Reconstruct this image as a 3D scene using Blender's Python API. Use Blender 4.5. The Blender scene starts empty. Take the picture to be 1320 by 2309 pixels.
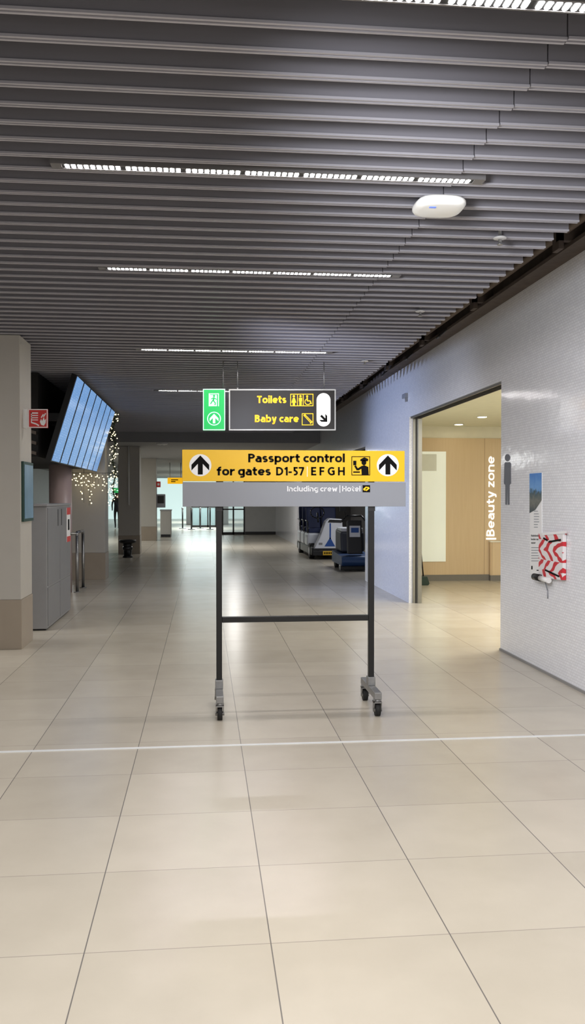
import bpy, bmesh, math, random
from mathutils import Vector, Matrix
random.seed(7)
scene = bpy.context.scene
C = scene.collection
V = Vector
PI = math.pi
scene.view_settings.view_transform = 'Standard'

# ------------------------------------------------------------------ camera
FPX, EYE = 1950.0, 1.5
YAW = math.atan(200 / 1950); PITCH = math.atan(32.5 / 1950)
cam = bpy.data.cameras.new('camera'); co = bpy.data.objects.new('camera', cam); C.objects.link(co)
co.location = (0, 0, EYE); co.rotation_euler = (PI / 2 - PITCH, 0, -YAW)
cam.sensor_fit = 'VERTICAL'; cam.sensor_height = 36; cam.sensor_width = 36
cam.lens = FPX / 2309 * 36; cam.clip_start = .05; cam.clip_end = 300
scene.camera = co
_f = V((math.sin(YAW) * math.cos(PITCH), math.cos(YAW) * math.cos(PITCH), -math.sin(PITCH)))
_r = V((math.cos(YAW), -math.sin(YAW), 0)); _u = _r.cross(_f)
def W(px, py, X=None, Y=None, Z=None):
    """photo measurement -> world point on the plane X=, Y= or Z="""
    d = _f * FPX + _r * (px - 660) + _u * (1154.5 - py)
    if X is not None: t = X / d.x
    elif Y is not None: t = Y / d.y
    else: t = (Z - EYE) / d.z
    return V((0, 0, EYE)) + d * t

# ------------------------------------------------------------------ materials
def lin(c):
    r = []
    for v in c:
        v = v / 255
        r.append(v / 12.92 if v <= .04045 else ((v + .055) / 1.055) ** 2.4)
    return (r[0], r[1], r[2], 1)
class NT:
    def __init__(s, name):
        s.m = bpy.data.materials.new(name); s.m.use_nodes = True
        s.t = s.m.node_tree; s.b = s.t.nodes['Principled BSDF']
    def n(s, typ, **kw):
        x = s.t.nodes.new(typ)
        for k, v in kw.items(): setattr(x, k, v)
        return x
    def l(s, a, b): s.t.links.new(a, b)
    def math(s, op, a, b=None):
        x = s.n('ShaderNodeMath', operation=op)
        for i, v in enumerate((a, b)):
            if v is None: continue
            if isinstance(v, (int, float)): x.inputs[i].default_value = v
            else: s.l(v, x.inputs[i])
        return x.outputs[0]
    def mix(s, f, a, b):
        x = s.n('ShaderNodeMix', data_type='RGBA')
        for i, v in ((0, f), (6, a), (7, b)):
            if isinstance(v, (int, float, tuple)): x.inputs[i].default_value = v
            else: s.l(v, x.inputs[i])
        return x.outputs[2]
_mc = {}
def M(name, rgb, rough=.5, metal=0, var=.07, scale=6, bump=0, es=0, ecol=None, alpha=1, spec=.5, stretch=(1, 1, 1)):
    if name in _mc: return _mc[name]
    t = NT(name); c = lin(rgb)
    tc = t.n('ShaderNodeTexCoord'); mp = t.n('ShaderNodeMapping'); mp.inputs['Scale'].default_value = stretch
    t.l(tc.outputs['Object'], mp.inputs[0])
    nz = t.n('ShaderNodeTexNoise'); nz.inputs['Scale'].default_value = scale; nz.inputs['Detail'].default_value = 3
    t.l(mp.outputs[0], nz.inputs['Vector'])
    lo = tuple(v * (1 - var) for v in c[:3]) + (1,); hi = tuple(min(1, v * (1 + var)) for v in c[:3]) + (1,)
    col = t.mix(nz.outputs['Fac'], lo, hi)
    t.l(col, t.b.inputs['Base Color'])
    t.b.inputs['Roughness'].default_value = rough; t.b.inputs['Metallic'].default_value = metal
    t.b.inputs['Specular IOR Level'].default_value = spec
    t.b.inputs['Alpha'].default_value = alpha
    if bump:
        b = t.n('ShaderNodeBump'); b.inputs['Strength'].default_value = bump; b.inputs['Distance'].default_value = .01
        t.l(nz.outputs['Fac'], b.inputs['Height']); t.l(b.outputs[0], t.b.inputs['Normal'])
    if es:
        if ecol is None: t.l(col, t.b.inputs['Emission Color'])
        else: t.b.inputs['Emission Color'].default_value = lin(ecol)
        t.b.inputs['Emission Strength'].default_value = es
    _mc[name] = t.m
    return t.m

def floor_mat():
    t = NT('floor_tile')
    tc = t.n('ShaderNodeTexCoord'); sp = t.n('ShaderNodeSeparateXYZ'); t.l(tc.outputs['Object'], sp.inputs[0])
    T = .617
    u = t.math('DIVIDE', t.math('SUBTRACT', sp.outputs[0], .222), T)
    v = t.math('DIVIDE', t.math('SUBTRACT', sp.outputs[1], 2.878), T)
    du = t.math('PINGPONG', u, .5); dv = t.math('PINGPONG', v, .5)
    ju = t.math('LESS_THAN', du, .0034); jv = t.math('LESS_THAN', dv, .0028)
    jm = t.math('MAXIMUM', ju, t.math('MULTIPLY', jv, .65))
    cb = t.n('ShaderNodeCombineXYZ'); t.l(t.math('FLOOR', u), cb.inputs[0]); t.l(t.math('FLOOR', v), cb.inputs[1])
    wn = t.n('ShaderNodeTexWhiteNoise', noise_dimensions='3D'); t.l(cb.outputs[0], wn.inputs['Vector'])
    n1 = t.n('ShaderNodeTexNoise'); n1.inputs['Scale'].default_value = 3.4; n1.inputs['Detail'].default_value = 4; n1.inputs['Roughness'].default_value = .5
    t.l(tc.outputs['Object'], n1.inputs['Vector'])
    f = t.math('ADD', t.math('MULTIPLY', wn.outputs['Value'], .35), t.math('MULTIPLY', n1.outputs['Fac'], .65))
    col = t.mix(f, lin((177, 169, 154)), lin((204, 196, 181)))
    col = t.mix(jm, col, lin((112, 108, 104)))
    t.l(col, t.b.inputs['Base Color'])
    t.b.inputs['Specular IOR Level'].default_value = .5
    t.b.inputs['Roughness'].default_value = .26
    return t.m

def mosaic_mat():
    t = NT('white_mosaic')
    tc = t.n('ShaderNodeTexCoord'); sp = t.n('ShaderNodeSeparateXYZ'); t.l(tc.outputs['Object'], sp.inputs[0])
    cb = t.n('ShaderNodeCombineXYZ')
    t.l(t.math('ADD', sp.outputs[1], sp.outputs[0]), cb.inputs[0]); t.l(sp.outputs[2], cb.inputs[1])
    br = t.n('ShaderNodeTexBrick'); t.l(cb.outputs[0], br.inputs['Vector'])
    br.offset = .5; br.inputs['Scale'].default_value = 1; br.inputs['Brick Width'].default_value = .046; br.inputs['Row Height'].default_value = .023
    br.inputs['Mortar Size'].default_value = .0012; br.inputs['Mortar Smooth'].default_value = .2
    br.inputs['Color1'].default_value = lin((230, 231, 236)); br.inputs['Color2'].default_value = lin((238, 239, 243)); br.inputs['Mortar'].default_value = lin((198, 197, 200))
    t.l(br.outputs['Color'], t.b.inputs['Base Color'])
    n1 = t.n('ShaderNodeTexNoise'); n1.inputs['Scale'].default_value = 9; t.l(tc.outputs['Object'], n1.inputs['Vector'])
    t.b.inputs['Roughness'].default_value = .12
    h = t.math('ADD', t.math('MULTIPLY', br.outputs['Fac'], -.25), t.math('MULTIPLY', n1.outputs['Fac'], 1.0))
    bp = t.n('ShaderNodeBump'); bp.inputs['Strength'].default_value = .35; bp.inputs['Distance'].default_value = .004
    t.l(h, bp.inputs['Height']); t.l(bp.outputs[0], t.b.inputs['Normal'])
    return t.m

def wood_mat():
    t = NT('oak_panel')
    tc = t.n('ShaderNodeTexCoord'); mp = t.n('ShaderNodeMapping'); mp.inputs['Scale'].default_value = (9, 9, .5)
    t.l(tc.outputs['Object'], mp.inputs[0])
    nz = t.n('ShaderNodeTexNoise'); nz.inputs['Scale'].default_value = 4; nz.inputs['Detail'].default_value = 5; t.l(mp.outputs[0], nz.inputs['Vector'])
    sp = t.n('ShaderNodeSeparateXYZ'); t.l(tc.outputs['Object'], sp.inputs[0])
    seam = t.math('LESS_THAN', t.math('PINGPONG', t.math('DIVIDE', t.math('ADD', sp.outputs[0], .08), 1.25), .5), .003)
    col = t.mix(nz.outputs['Fac'], lin((204, 178, 140)), lin((214, 191, 155)))
    col = t.mix(seam, col, lin((150, 124, 92)))
    t.l(col, t.b.inputs['Base Color']); t.b.inputs['Roughness'].default_value = .45
    return t.m

def screen_mat():
    t = NT('flight_display')
    tc = t.n('ShaderNodeTexCoord'); sp = t.n('ShaderNodeSeparateXYZ'); t.l(tc.outputs['Object'], sp.inputs[0])
    row = t.math('FRACT', t.math('DIVIDE', sp.outputs[2], .03))
    rm = t.math('LESS_THAN', row, .3)
    cb = t.n('ShaderNodeCombineXYZ'); t.l(t.math('MULTIPLY', sp.outputs[1], 14), cb.inputs[0])
    t.l(t.math('MULTIPLY', t.math('FLOOR', t.math('DIVIDE', sp.outputs[2], .03)), 3.7), cb.inputs[1])
    nz = t.n('ShaderNodeTexNoise'); nz.inputs['Scale'].default_value = 1; t.l(cb.outputs[0], nz.inputs['Vector'])
    tx = t.math('MULTIPLY', rm, t.math('GREATER_THAN', nz.outputs['Fac'], .52))
    col = t.mix(t.math('DIVIDE', sp.outputs[2], 1.2), lin((100, 145, 198)), lin((112, 156, 208)))
    col = t.mix(t.math('MULTIPLY', tx, .28), col, lin((205, 225, 245)))
    t.b.inputs['Base Color'].default_value = (.01, .015, .03, 1); t.b.inputs['Roughness'].default_value = .2
    t.l(col, t.b.inputs['Emission Color']); t.b.inputs['Emission Strength'].default_value = 1.0
    return t.m

def tape_mat():
    t = NT('warning_stripe_sheet')
    tc = t.n('ShaderNodeTexCoord'); sp = t.n('ShaderNodeSeparateXYZ'); t.l(tc.outputs['Object'], sp.inputs[0])
    nz = t.n('ShaderNodeTexNoise'); nz.inputs['Scale'].default_value = 5; t.l(tc.outputs['Object'], nz.inputs['Vector'])
    band = t.math('FRACT', t.math('ADD', t.math('DIVIDE', sp.outputs[2], .17), .1))
    s = t.math('SIGN', t.math('SUBTRACT', band, .5))
    d = t.math('ADD', t.math('MULTIPLY', sp.outputs[1], .7), t.math('MULTIPLY', t.math('MULTIPLY', sp.outputs[2], s), 1.1))
    d = t.math('ADD', d, t.math('MULTIPLY', nz.outputs['Fac'], .2))
    m = t.math('LESS_THAN', t.math('FRACT', t.math('DIVIDE', d, .13)), .4)
    col = t.mix(m, lin((232, 228, 228)), lin((206, 44, 54)))
    t.l(col, t.b.inputs['Base Color']); t.b.inputs['Roughness'].default_value = .35
    return t.m

def photo_mat():
    t = NT('printed_landscape')
    tc = t.n('ShaderNodeTexCoord'); sp = t.n('ShaderNodeSeparateXYZ'); t.l(tc.outputs['Generated'], sp.inputs[0])
    nz = t.n('ShaderNodeTexNoise'); nz.inputs['Scale'].default_value = 6; t.l(tc.outputs['Generated'], nz.inputs['Vector'])
    z = t.math('ADD', sp.outputs[2], t.math('MULTIPLY', t.math('SUBTRACT', nz.outputs['Fac'], .5), .5))
    r = t.n('ShaderNodeValToRGB'); t.l(z, r.inputs[0])
    e = r.color_ramp.elements
    e[0].position = 0; e[0].color = lin((60, 70, 78)); e[1].position = 1; e[1].color = lin((70, 130, 205))
    for p, c in ((.3, (120, 120, 110)), (.5, (62, 84, 92)), (.62, (110, 160, 215))):
        x = r.color_ramp.elements.new(p); x.color = lin(c)
    t.l(r.outputs[0], t.b.inputs['Base Color']); t.b.inputs['Roughness'].default_value = .35
    return t.m

def person_mat():
    t = NT('walker_clothes')
    tc = t.n('ShaderNodeTexCoord'); sp = t.n('ShaderNodeSeparateXYZ'); t.l(tc.outputs['Object'], sp.inputs[0])
    r = t.n('ShaderNodeValToRGB'); r.color_ramp.interpolation = 'CONSTANT'
    t.l(t.math('DIVIDE', sp.outputs[2], 1.8), r.inputs[0])
    e = r.color_ramp.elements; e[0].color = lin((25, 25, 30)); e[1].position = .82; e[1].color = lin((190, 150, 130))
    x = e.new(.5); x.color = lin((30, 32, 40))
    t.l(r.outputs[0], t.b.inputs['Base Color']); t.b.inputs['Roughness'].default_value = .8
    return t.m

FLOOR = floor_mat(); MOSAIC = mosaic_mat(); WOOD = wood_mat(); SCREEN = screen_mat(); TAPE = tape_mat(); PHOTO = photo_mat()
SLAT = M('slat_grey', (126, 124, 130), .45, .0, stretch=(.3, 8, 8))
LIP = M('slat_lip', (166, 164, 170), .4, .0)
BLACKV = M('void_black', (18, 17, 17), .9)
DARK = M('dark_metal', (32, 31, 32), .5)
BLACK = M('black_powder_coat', (14, 14, 15), .38)
STEEL = M('brushed_steel', (150, 150, 148), .35, 1, stretch=(1, 1, 20))
GALV = M('galvanised', (150, 150, 150), .42, .8, var=.2, scale=30)
YEL = M('sign_yellow', (240, 190, 6), .4, var=.02)
GREYP = M('sign_grey', (140, 143, 150), .45, var=.03)
INK = M('sign_black', (15, 14, 13), .8, spec=.15)
WHT = M('sign_white', (240, 240, 240), .45, var=.02)
PALE = M('pale_text', (236, 236, 238), .5, var=.02)
GLOWW = M('lit_white', (250, 248, 240), .4, es=.9)
LITY = M('lit_yellow', (246, 182, 20), .4, es=.75, var=.02)
SIGND = M('sign_dark', (44, 42, 40), .3)
LITG = M('lit_green', (26, 168, 82), .4, es=.62, var=.03)
LITG2 = M('lit_pale_green', (190, 245, 225), .4, es=.85, var=.02)
RED = M('sign_red', (206, 44, 40), .4)
PIL = M('pillar_paint', (182, 178, 170), .55, var=.04)
PILB = M('pillar_base', (156, 144, 128), .4, var=.06)
CABM = M('cabinet_grey', (142, 142, 143), .42, .1)
CABD = M('cabinet_side', (126, 126, 128), .42, .1)
BROWN = M('rusty_beam', (82, 72, 66), .8, var=.35, scale=9, bump=.6)
WPL = M('white_plastic', (232, 232, 230), .4, var=.02)
CREAM = M('cream_wall', (228, 224, 206), .6)
GREYW = M('grey_wall', (160, 160, 160), .6)
LED = M('led_cell', (255, 255, 255), .4, es=160, ecol=(255, 250, 250), var=0)
RUB = M('rubber', (22, 22, 22), .7)
GLASS = M('clear_glass', (190, 225, 230), .08, alpha=.25)
FROST = M('frosted_panel', (232, 237, 226), .25, es=.2, var=.03, scale=2)  # faint glow put into the pane to whiten it

# ------------------------------------------------------------------ mesh helpers
def nb(): return bmesh.new()
def box(bm, x0, x1, y0, y1, z0, z1, mi=0):
    v = [bm.verts.new(p) for p in ((x0, y0, z0), (x1, y0, z0), (x1, y1, z0), (x0, y1, z0), (x0, y0, z1), (x1, y0, z1), (x1, y1, z1), (x0, y1, z1))]
    for q in ((3, 2, 1, 0), (4, 5, 6, 7), (0, 1, 5, 4), (1, 2, 6, 5), (2, 3, 7, 6), (3, 0, 4, 7)):
        f = bm.faces.new([v[i] for i in q]); f.material_index = mi
    return bm
def frame_axes(d):
    d = d.normalized(); a = V((0, 0, 1)) if abs(d.z) < .9 else V((1, 0, 0))
    u = d.cross(a).normalized(); return u, d.cross(u)
def cyl(bm, p0, p1, r, n=14, r2=None, mi=0):
    p0, p1 = V(p0), V(p1); r2 = r if r2 is None else r2
    u, w = frame_axes(p1 - p0); A = []; B = []
    for i in range(n):
        a = 2 * PI * i / n; d = u * math.cos(a) + w * math.sin(a)
        A.append(bm.verts.new(p0 + d * r)); B.append(bm.verts.new(p1 + d * r2))
    for i in range(n):
        j = (i + 1) % n; f = bm.faces.new((A[i], A[j], B[j], B[i])); f.material_index = mi; f.smooth = True
    bm.faces.new(A[::-1]).material_index = mi; bm.faces.new(B).material_index = mi
    return bm
def tube(bm, pts, r, n=8):
    for a, b in zip(pts[:-1], pts[1:]): cyl(bm, a, b, r, n)
    for p in pts[1:-1]: ball(bm, p, r, 6)
    return bm
def ball(bm, p, r, n=8, sc=(1, 1, 1)):
    m = Matrix.Translation(p) @ Matrix.Diagonal((sc[0], sc[1], sc[2], 1))
    res = bmesh.ops.create_uvsphere(bm, u_segments=n * 2, v_segments=n, radius=r, matrix=m)
    for v in res['verts']:
        for f in v.link_faces: f.smooth = True
    return bm
def lathe(bm, c, prof, n=24):
    rings = []
    for r, z in prof:
        rings.append([bm.verts.new((c[0] + r * math.cos(2 * PI * i / n), c[1] + r * math.sin(2 * PI * i / n), c[2] + z)) for i in range(n)])
    for A, B in zip(rings[:-1], rings[1:]):
        for i in range(n):
            f = bm.faces.new((A[i], A[(i + 1) % n], B[(i + 1) % n], B[i])); f.smooth = True
    bm.faces.new(rings[0][::-1]); bm.faces.new(rings[-1])
    return bm
def prism(bm, pts, vec, mi=0):
    a = [bm.verts.new(V(p)) for p in pts]; b = [bm.verts.new(V(p) + V(vec)) for p in pts]
    n = len(pts)
    bm.faces.new(a[::-1]).material_index = mi; bm.faces.new(b).material_index = mi
    for i in range(n):
        j = (i + 1) % n; bm.faces.new((a[i], a[j], b[j], b[i])).material_index = mi
    return bm
def poly(bm, pts):
    bm.faces.new([bm.verts.new(V(p)) for p in pts]); return bm

ORG = {}
def obj(name, bm, mats, parent=None, bevel=0, smooth=False, keep=False):
    if not isinstance(mats, (list, tuple)): mats = [mats]
    if not keep: bmesh.ops.recalc_face_normals(bm, faces=bm.faces[:])
    big = [f for f in bm.faces if len(f.verts) > 4]
    if big: bmesh.ops.triangulate(bm, faces=big)
    me = bpy.data.meshes.new(name)
    if smooth:
        for f in bm.faces: f.smooth = True
    o = bpy.data.objects.new(name, me)
    if parent is not None:
        org = ORG[parent]; o.parent = parent
    else:
        xs = [v.co for v in bm.verts]
        org = V(((min(p.x for p in xs) + max(p.x for p in xs)) / 2, (min(p.y for p in xs) + max(p.y for p in xs)) / 2, min(p.z for p in xs)))
        o.location = org
    bmesh.ops.translate(bm, verts=bm.verts[:], vec=-org)
    bm.to_mesh(me); bm.free()
    for m in mats: me.materials.append(m)
    C.objects.link(o); ORG[o] = org
    if bevel:
        b = o.modifiers.new('bevel', 'BEVEL'); b.width = bevel; b.segments = 2; b.limit_method = 'ANGLE'
    return o
def tag(o, label, cat, group=None):
    o['label'] = label; o['category'] = cat
    if group: o['group'] = group
    return o
def thing(name, loc, label, cat, group=None):
    o = bpy.data.objects.new(name, None); C.objects.link(o); o.empty_display_size = .1
    o.location = loc; ORG[o] = V(loc)
    return tag(o, label, cat, group)
def struct(name, bm, m, parent=None, world_origin=False):
    if world_origin:
        me = bpy.data.meshes.new(name); bmesh.ops.recalc_face_normals(bm, faces=bm.faces[:]); bm.to_mesh(me); bm.free()
        o = bpy.data.objects.new(name, me); C.objects.link(o); ORG[o] = V((0, 0, 0))
        for x in (m if isinstance(m, (list, tuple)) else [m]): me.materials.append(x)
    else: o = obj(name, bm, m, parent)
    o['kind'] = 'structure'
    return o
def dup(root, loc, label=None):
    r = root.copy(); C.objects.link(r); r.location = loc; ORG[r] = V(loc)
    if label: r['label'] = label
    for ch in list(root.children):
        c = ch.copy(); C.objects.link(c); c.parent = r
        for g in ch.children:
            d = g.copy(); C.objects.link(d); d.parent = c
    return r

# flat shapes on a sign plane, given in photo measurements
class Plane:
    def __init__(s, off=(0, 0, 0), **k): s.k = k; s.off = V(off)
    def p(s, x, y, lay=1): return W(x, y, **s.k) + s.off * lay
    def shape(s, bm, pts, lay=1): return poly(bm, [s.p(x, y, lay) for x, y in pts])
    def rect(s, bm, x0, y0, x1, y1, lay=1): return s.shape(bm, [(x0, y0), (x1, y0), (x1, y1), (x0, y1)], lay)
    def disc(s, bm, cx, cy, rx, ry=None, lay=1, n=28):
        ry = ry or rx
        return s.shape(bm, [(cx + rx * math.cos(2 * PI * i / n), cy + ry * math.sin(2 * PI * i / n)) for i in range(n)], lay)
    def outline(s, bm, x0, y0, x1, y1, t, lay=1):
        for q in ((x0, y0, x1, y0 + t), (x0, y1 - t, x1, y1), (x0, y0 + t, x0 + t, y1 - t), (x1 - t, y0 + t, x1, y1 - t)): s.rect(bm, *q, lay=lay)
        return bm
    def stroke(s, bm, a, b, t, lay=1):
        dx, dy = b[0] - a[0], b[1] - a[1]; l = math.hypot(dx, dy); nx, ny = -dy / l * t / 2, dx / l * t / 2
        return s.shape(bm, [(a[0] + nx, a[1] + ny), (b[0] + nx, b[1] + ny), (b[0] - nx, b[1] - ny), (a[0] - nx, a[1] - ny)], lay)
    def arrow(s, bm, cx, cy, k=1., ang=0, lay=2):
        """one closed outline: shaft with a broad chevron head"""
        ca, sa = math.cos(ang), math.sin(ang)
        pts = [(0, -22), (20, -1), (20, 12), (5.5, -3.2), (5.5, 21), (-5.5, 21), (-5.5, -3.2), (-20, 12), (-20, -1)]
        return s.shape(bm, [(cx + k * (x * ca - y * sa), cy + k * (x * sa + y * ca)) for x, y in pts], lay)

# ------------------------------------------------------------------ signage lettering: a humanist sans drawn from pen strokes
XH, CAP, ASC, DSC = .74, 1.0, 1.03, -.27
def arc(cx, cy, rx, ry, a0, a1, n=14):
    return [(cx + rx * math.cos(math.radians(a0 + (a1 - a0) * i / n)), cy + ry * math.sin(math.radians(a0 + (a1 - a0) * i / n))) for i in range(n + 1)]
def oval(w, hgt, h, e=2.35, n=30):
    """slightly squared bowl, as in airport signage faces"""
    pts = []
    for i in range(n + 1):
        a = 2 * PI * i / n; ca, sa = math.cos(a), math.sin(a)
        k = (abs(ca) ** e + abs(sa) ** e) ** (-1 / e)
        pts.append((w / 2 + (w / 2 - h) * ca * k, hgt / 2 + (hgt / 2 - h) * sa * k))
    pts[-1] = pts[0]
    return pts
def glyph(ch, t):
    """strokes (centre lines) and width of one letter; capital height is 1, pen width t"""
    h = t / 2; x = XH
    v = lambda px, y0, y1: [(px, y0), (px, y1)]
    hz = lambda py, x0, x1: [(x0, py), (x1, py)]
    if ch == 'o': return [oval(.68, x, h)], .68
    if ch == 'a':
        w = .6; tp = .43
        return [arc(.29, x - h - .2, w - h - .29, .2, 130, 0) + [(w - h, 0)], [(w - h, tp)] + arc(.27, (tp + h) / 2, .27 - h, (tp - h) / 2, 90, 270) + [(.35, h + .01), (w - h, .17)]], w
    if ch == 's':
        w = .52; r = (x - t) / 4
        return [arc(w / 2, x - h - r, w / 2 - h, r, 35, 270, 14) + arc(w / 2, h + r, w / 2 - h, r, 90, -145, 14)[1:]], w
    if ch == 'p': return [oval(.66, x, h), v(h, DSC, x)], .66
    if ch == 'b': return [oval(.66, x, h), v(h, 0, ASC)], .66
    if ch == 'd': return [oval(.66, x, h), v(.66 - h, 0, ASC)], .66
    if ch == 'g': return [oval(.65, x, h), [(.65 - h, x), (.65 - h, -.06)] + arc(.35, -.06, .30 - h, .21 - h, 0, -130)[1:]], .65
    if ch == 'c': return [arc(.34, x / 2, .34 - h, x / 2 - h, 48, 312, 22)], .53
    if ch == 'e': return [arc(.34, x / 2, .34 - h, x / 2 - h, 0, 318, 24), hz(x / 2 - .01, h, .68 - h)], .66
    if ch == 'r': return [v(h, 0, x), arc(.45, x - h - .27, .45 - h, .27, 180, 88)], .45
    if ch == 'n': return [v(h, 0, x), arc(.32, x - h - .2, .32 - h, .2, 180, 0) + [(.64 - h, 0)]], .64
    if ch == 'u': return [v(.64 - h, 0, x), [(h, x)] + arc(.32, h + .2, .32 - h, .2, 180, 360)], .64
    if ch == 'h': return [v(h, 0, ASC), arc(.32, x - h - .2, .32 - h, .2, 180, 0) + [(.64 - h, 0)]], .64
    if ch == 'i': return [v(h, 0, x), v(h, ASC - t * 1.0, ASC + .02)], t
    if ch == 'l': return [v(h, 0, ASC)], t
    if ch == 't': return [[(.19, .95), (.19, .24)] + arc(.40, .24 + 0, .21, .24 - h, 180, 275)[1:], hz(x - h, 0, .44)], .45
    if ch == 'f': return [[(.2, 0), (.2, ASC - .28)] + arc(.42, ASC - .28, .22, .28 - h, 180, 88)[1:], hz(x - h, 0, .43)], .45
    if ch == 'y': return [[(h, x), (.31, .0)], [(.62 - h, x), (.27, -.2), ], [(.30, -.12), (.22, DSC + h), (.08, DSC + h)]], .62
    if ch == 'w': return [[(h, x), (.25, 0)], [(.25, 0), (.44, x)], [(.44, x), (.63, 0)], [(.63, 0), (.88 - h, x)]], .88
    if ch == 'z': return [hz(x - h, .02, .52), hz(h, 0, .53), [(.46, x - h), (.08, h)]], .53
    if ch == 'P': return [v(h, 0, 1), [(h, 1 - h), (.3, 1 - h)] + arc(.3, .71, .34 - h, .29 - h, 90, -90)[1:] + [(h, .42 + h)]], .62
    if ch == 'B': return [v(h, 0, 1), [(h, 1 - h), (.3, 1 - h)] + arc(.3, .75, .29 - h, .25 - h, 90, -90)[1:] + [(h, .5 + h)], [(h, .52), (.32, .52)] + arc(.32, .26 + h / 2, .32 - h, .26 - h / 2, 90, -90)[1:] + [(h, h)]], .65
    if ch == 'D': return [v(h, 0, 1), [(h, 1 - h), (.28, 1 - h)] + arc(.28, .5, .48 - h, .5 - h, 90, -90, 20)[1:] + [(h, h)]], .76
    if ch == 'E': return [v(h, 0, 1), hz(1 - h, 0, .54), hz(.5, 0, .5), hz(h, 0, .55)], .55
    if ch == 'F': return [v(h, 0, 1), hz(1 - h, 0, .53), hz(.5, 0, .49)], .53
    if ch == 'G': return [arc(.45, .5, .45 - h, .5 - h, 50, 318, 24), v(.76 - h, .1, .52), hz(.5, .45, .76)], .76
    if ch == 'H': return [v(h, 0, 1), v(.74 - h, 0, 1), hz(.51, h, .74 - h)], .74
    if ch == 'T': return [v(.31, 0, 1), hz(1 - h, 0, .62)], .62
    if ch == 'I': return [v(h, 0, 1)], t
    if ch == '1': return [v(.3, 0, 1), [(.3, .94), (.08, .72)]], .3 + h
    if ch == '5': return [hz(1 - h, .1, .54), v(.1 + h, .5, 1), [(.1 + h, .57), (.24, .6)] + arc(.26, .31, .3 - h, .31 - h, 85, -125)[1:]], .57
    if ch == '7': return [hz(1 - h, 0, .57), [(.5, 1 - h), (.2, 0)]], .57
    if ch == '-': return [hz(.38, 0, .36)], .36
    if ch == '|': return [v(h * .6, -.22, 1.05)], t * .6 + .08
    return [], .3
def pen(bm, pts, t, tr):
    n = len(pts); L = []; R = []
    closed = n > 3 and abs(pts[0][0] - pts[-1][0]) + abs(pts[0][1] - pts[-1][1]) < 1e-6
    for i, p in enumerate(pts):
        a = pts[max(0, i - 1)]; c = pts[min(n - 1, i + 1)]
        if closed and i == 0: a = pts[-2]
        if closed and i == n - 1: c = pts[1]
        dx, dy = c[0] - a[0], c[1] - a[1]; l = math.hypot(dx, dy) or 1
        nx, ny = -dy / l * t / 2, dx / l * t / 2
        L.append(bm.verts.new(tr(p[0] + nx, p[1] + ny))); R.append(bm.verts.new(tr(p[0] - nx, p[1] - ny)))
    for i in range(n - 1): bm.faces.new((L[i], R[i], R[i + 1], L[i + 1]))
def letter_line(s, p0, p1, up, t=.18, gap=.1, space=.26):
    """one bmesh per word of s, fitted between p0 and p1 along the baseline"""
    lay = []; x = 0
    for ch in s:
        if ch == ' ': x += space; lay.append(None); continue
        g, w = glyph(ch, t); lay.append((g, x)); x += w + gap
    tot = x - gap; d = (p1 - p0) / tot; words = []; bm = nb()
    for it in lay:
        if it is None:
            words.append(bm); bm = nb(); continue
        for st in it[0]: pen(bm, st, t, lambda u, v, ox=it[1]: p0 + d * (u + ox) + up * v)
    words.append(bm)
    return words
def lettering(pl, s, x0, x1, base, cap, m, par, t=.18, gap=.1, lay=1, name='lettering'):
    for bm in letter_line(s, pl.p(x0, base, lay), pl.p(x1, base, lay), pl.p(x0, cap, lay) - pl.p(x0, base, lay), t, gap):
        obj(name, bm, m, par, keep=True)
_tc = {}
def text_verts(s, bold):
    cu = bpy.data.curves.new('t', 'FONT'); cu.body = s; cu.size = 1; cu.offset = bold; cu.resolution_u = 3
    o = bpy.data.objects.new('t', cu); C.objects.link(o)
    dg = bpy.context.evaluated_depsgraph_get()
    me = bpy.data.meshes.new_from_object(o.evaluated_get(dg))
    vs = [v.co.copy() for v in me.vertices]; fs = [tuple(p.vertices) for p in me.polygons]
    bpy.data.objects.remove(o); bpy.data.curves.remove(cu); bpy.data.meshes.remove(me)
    return vs, fs
def text_on(bm, s, p0, p1, up, bold=.0):
    if bold not in _tc: _tc[bold] = max(v.y for v in text_verts('H', bold)[0])
    cap = _tc[bold]; vs, fs = text_verts(s, bold)
    x0 = min(v.x for v in vs); x1 = max(v.x for v in vs)
    w = [bm.verts.new(p0 + (p1 - p0) * ((v.x - x0) / (x1 - x0)) + up * (v.y / cap)) for v in vs]
    for f in fs:
        try: bm.faces.new([w[i] for i in f])
        except ValueError: pass
    return bm
def ptext(pl, s, x0, x1, base, cap, bold=.0, lay=1):
    return text_on(nb(), s, pl.p(x0, base, lay), pl.p(x1, base, lay), pl.p(x0, cap, lay) - pl.p(x0, base, lay), bold)

# ------------------------------------------------------------------ setting
ZC = 3.10
struct('floor', box(nb(), -8, 7.5, -3, 62, -.12, 0), FLOOR, world_origin=True)
XW = 2.9; DY0, DY1 = 8.23, 12.04
b = nb()
box(b, XW, XW + .16, -3, DY0, 0, 3.65)
box(b, XW, XW + .16, DY0, DY1, 2.64, 3.65)
box(b, XW, XW + .16, DY1, 15.4, 0, 3.65)
box(b, XW, XW + .16, 15.4, 27, 2.42, 3.65)
box(b, XW, XW + .16, 27, 35, 0, 3.65)
struct('wall_right', b, MOSAIC, world_origin=True)
struct('wall_left', box(nb(), -8, -7.8, -3, 62, 0, 3.65), GREYW)
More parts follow.
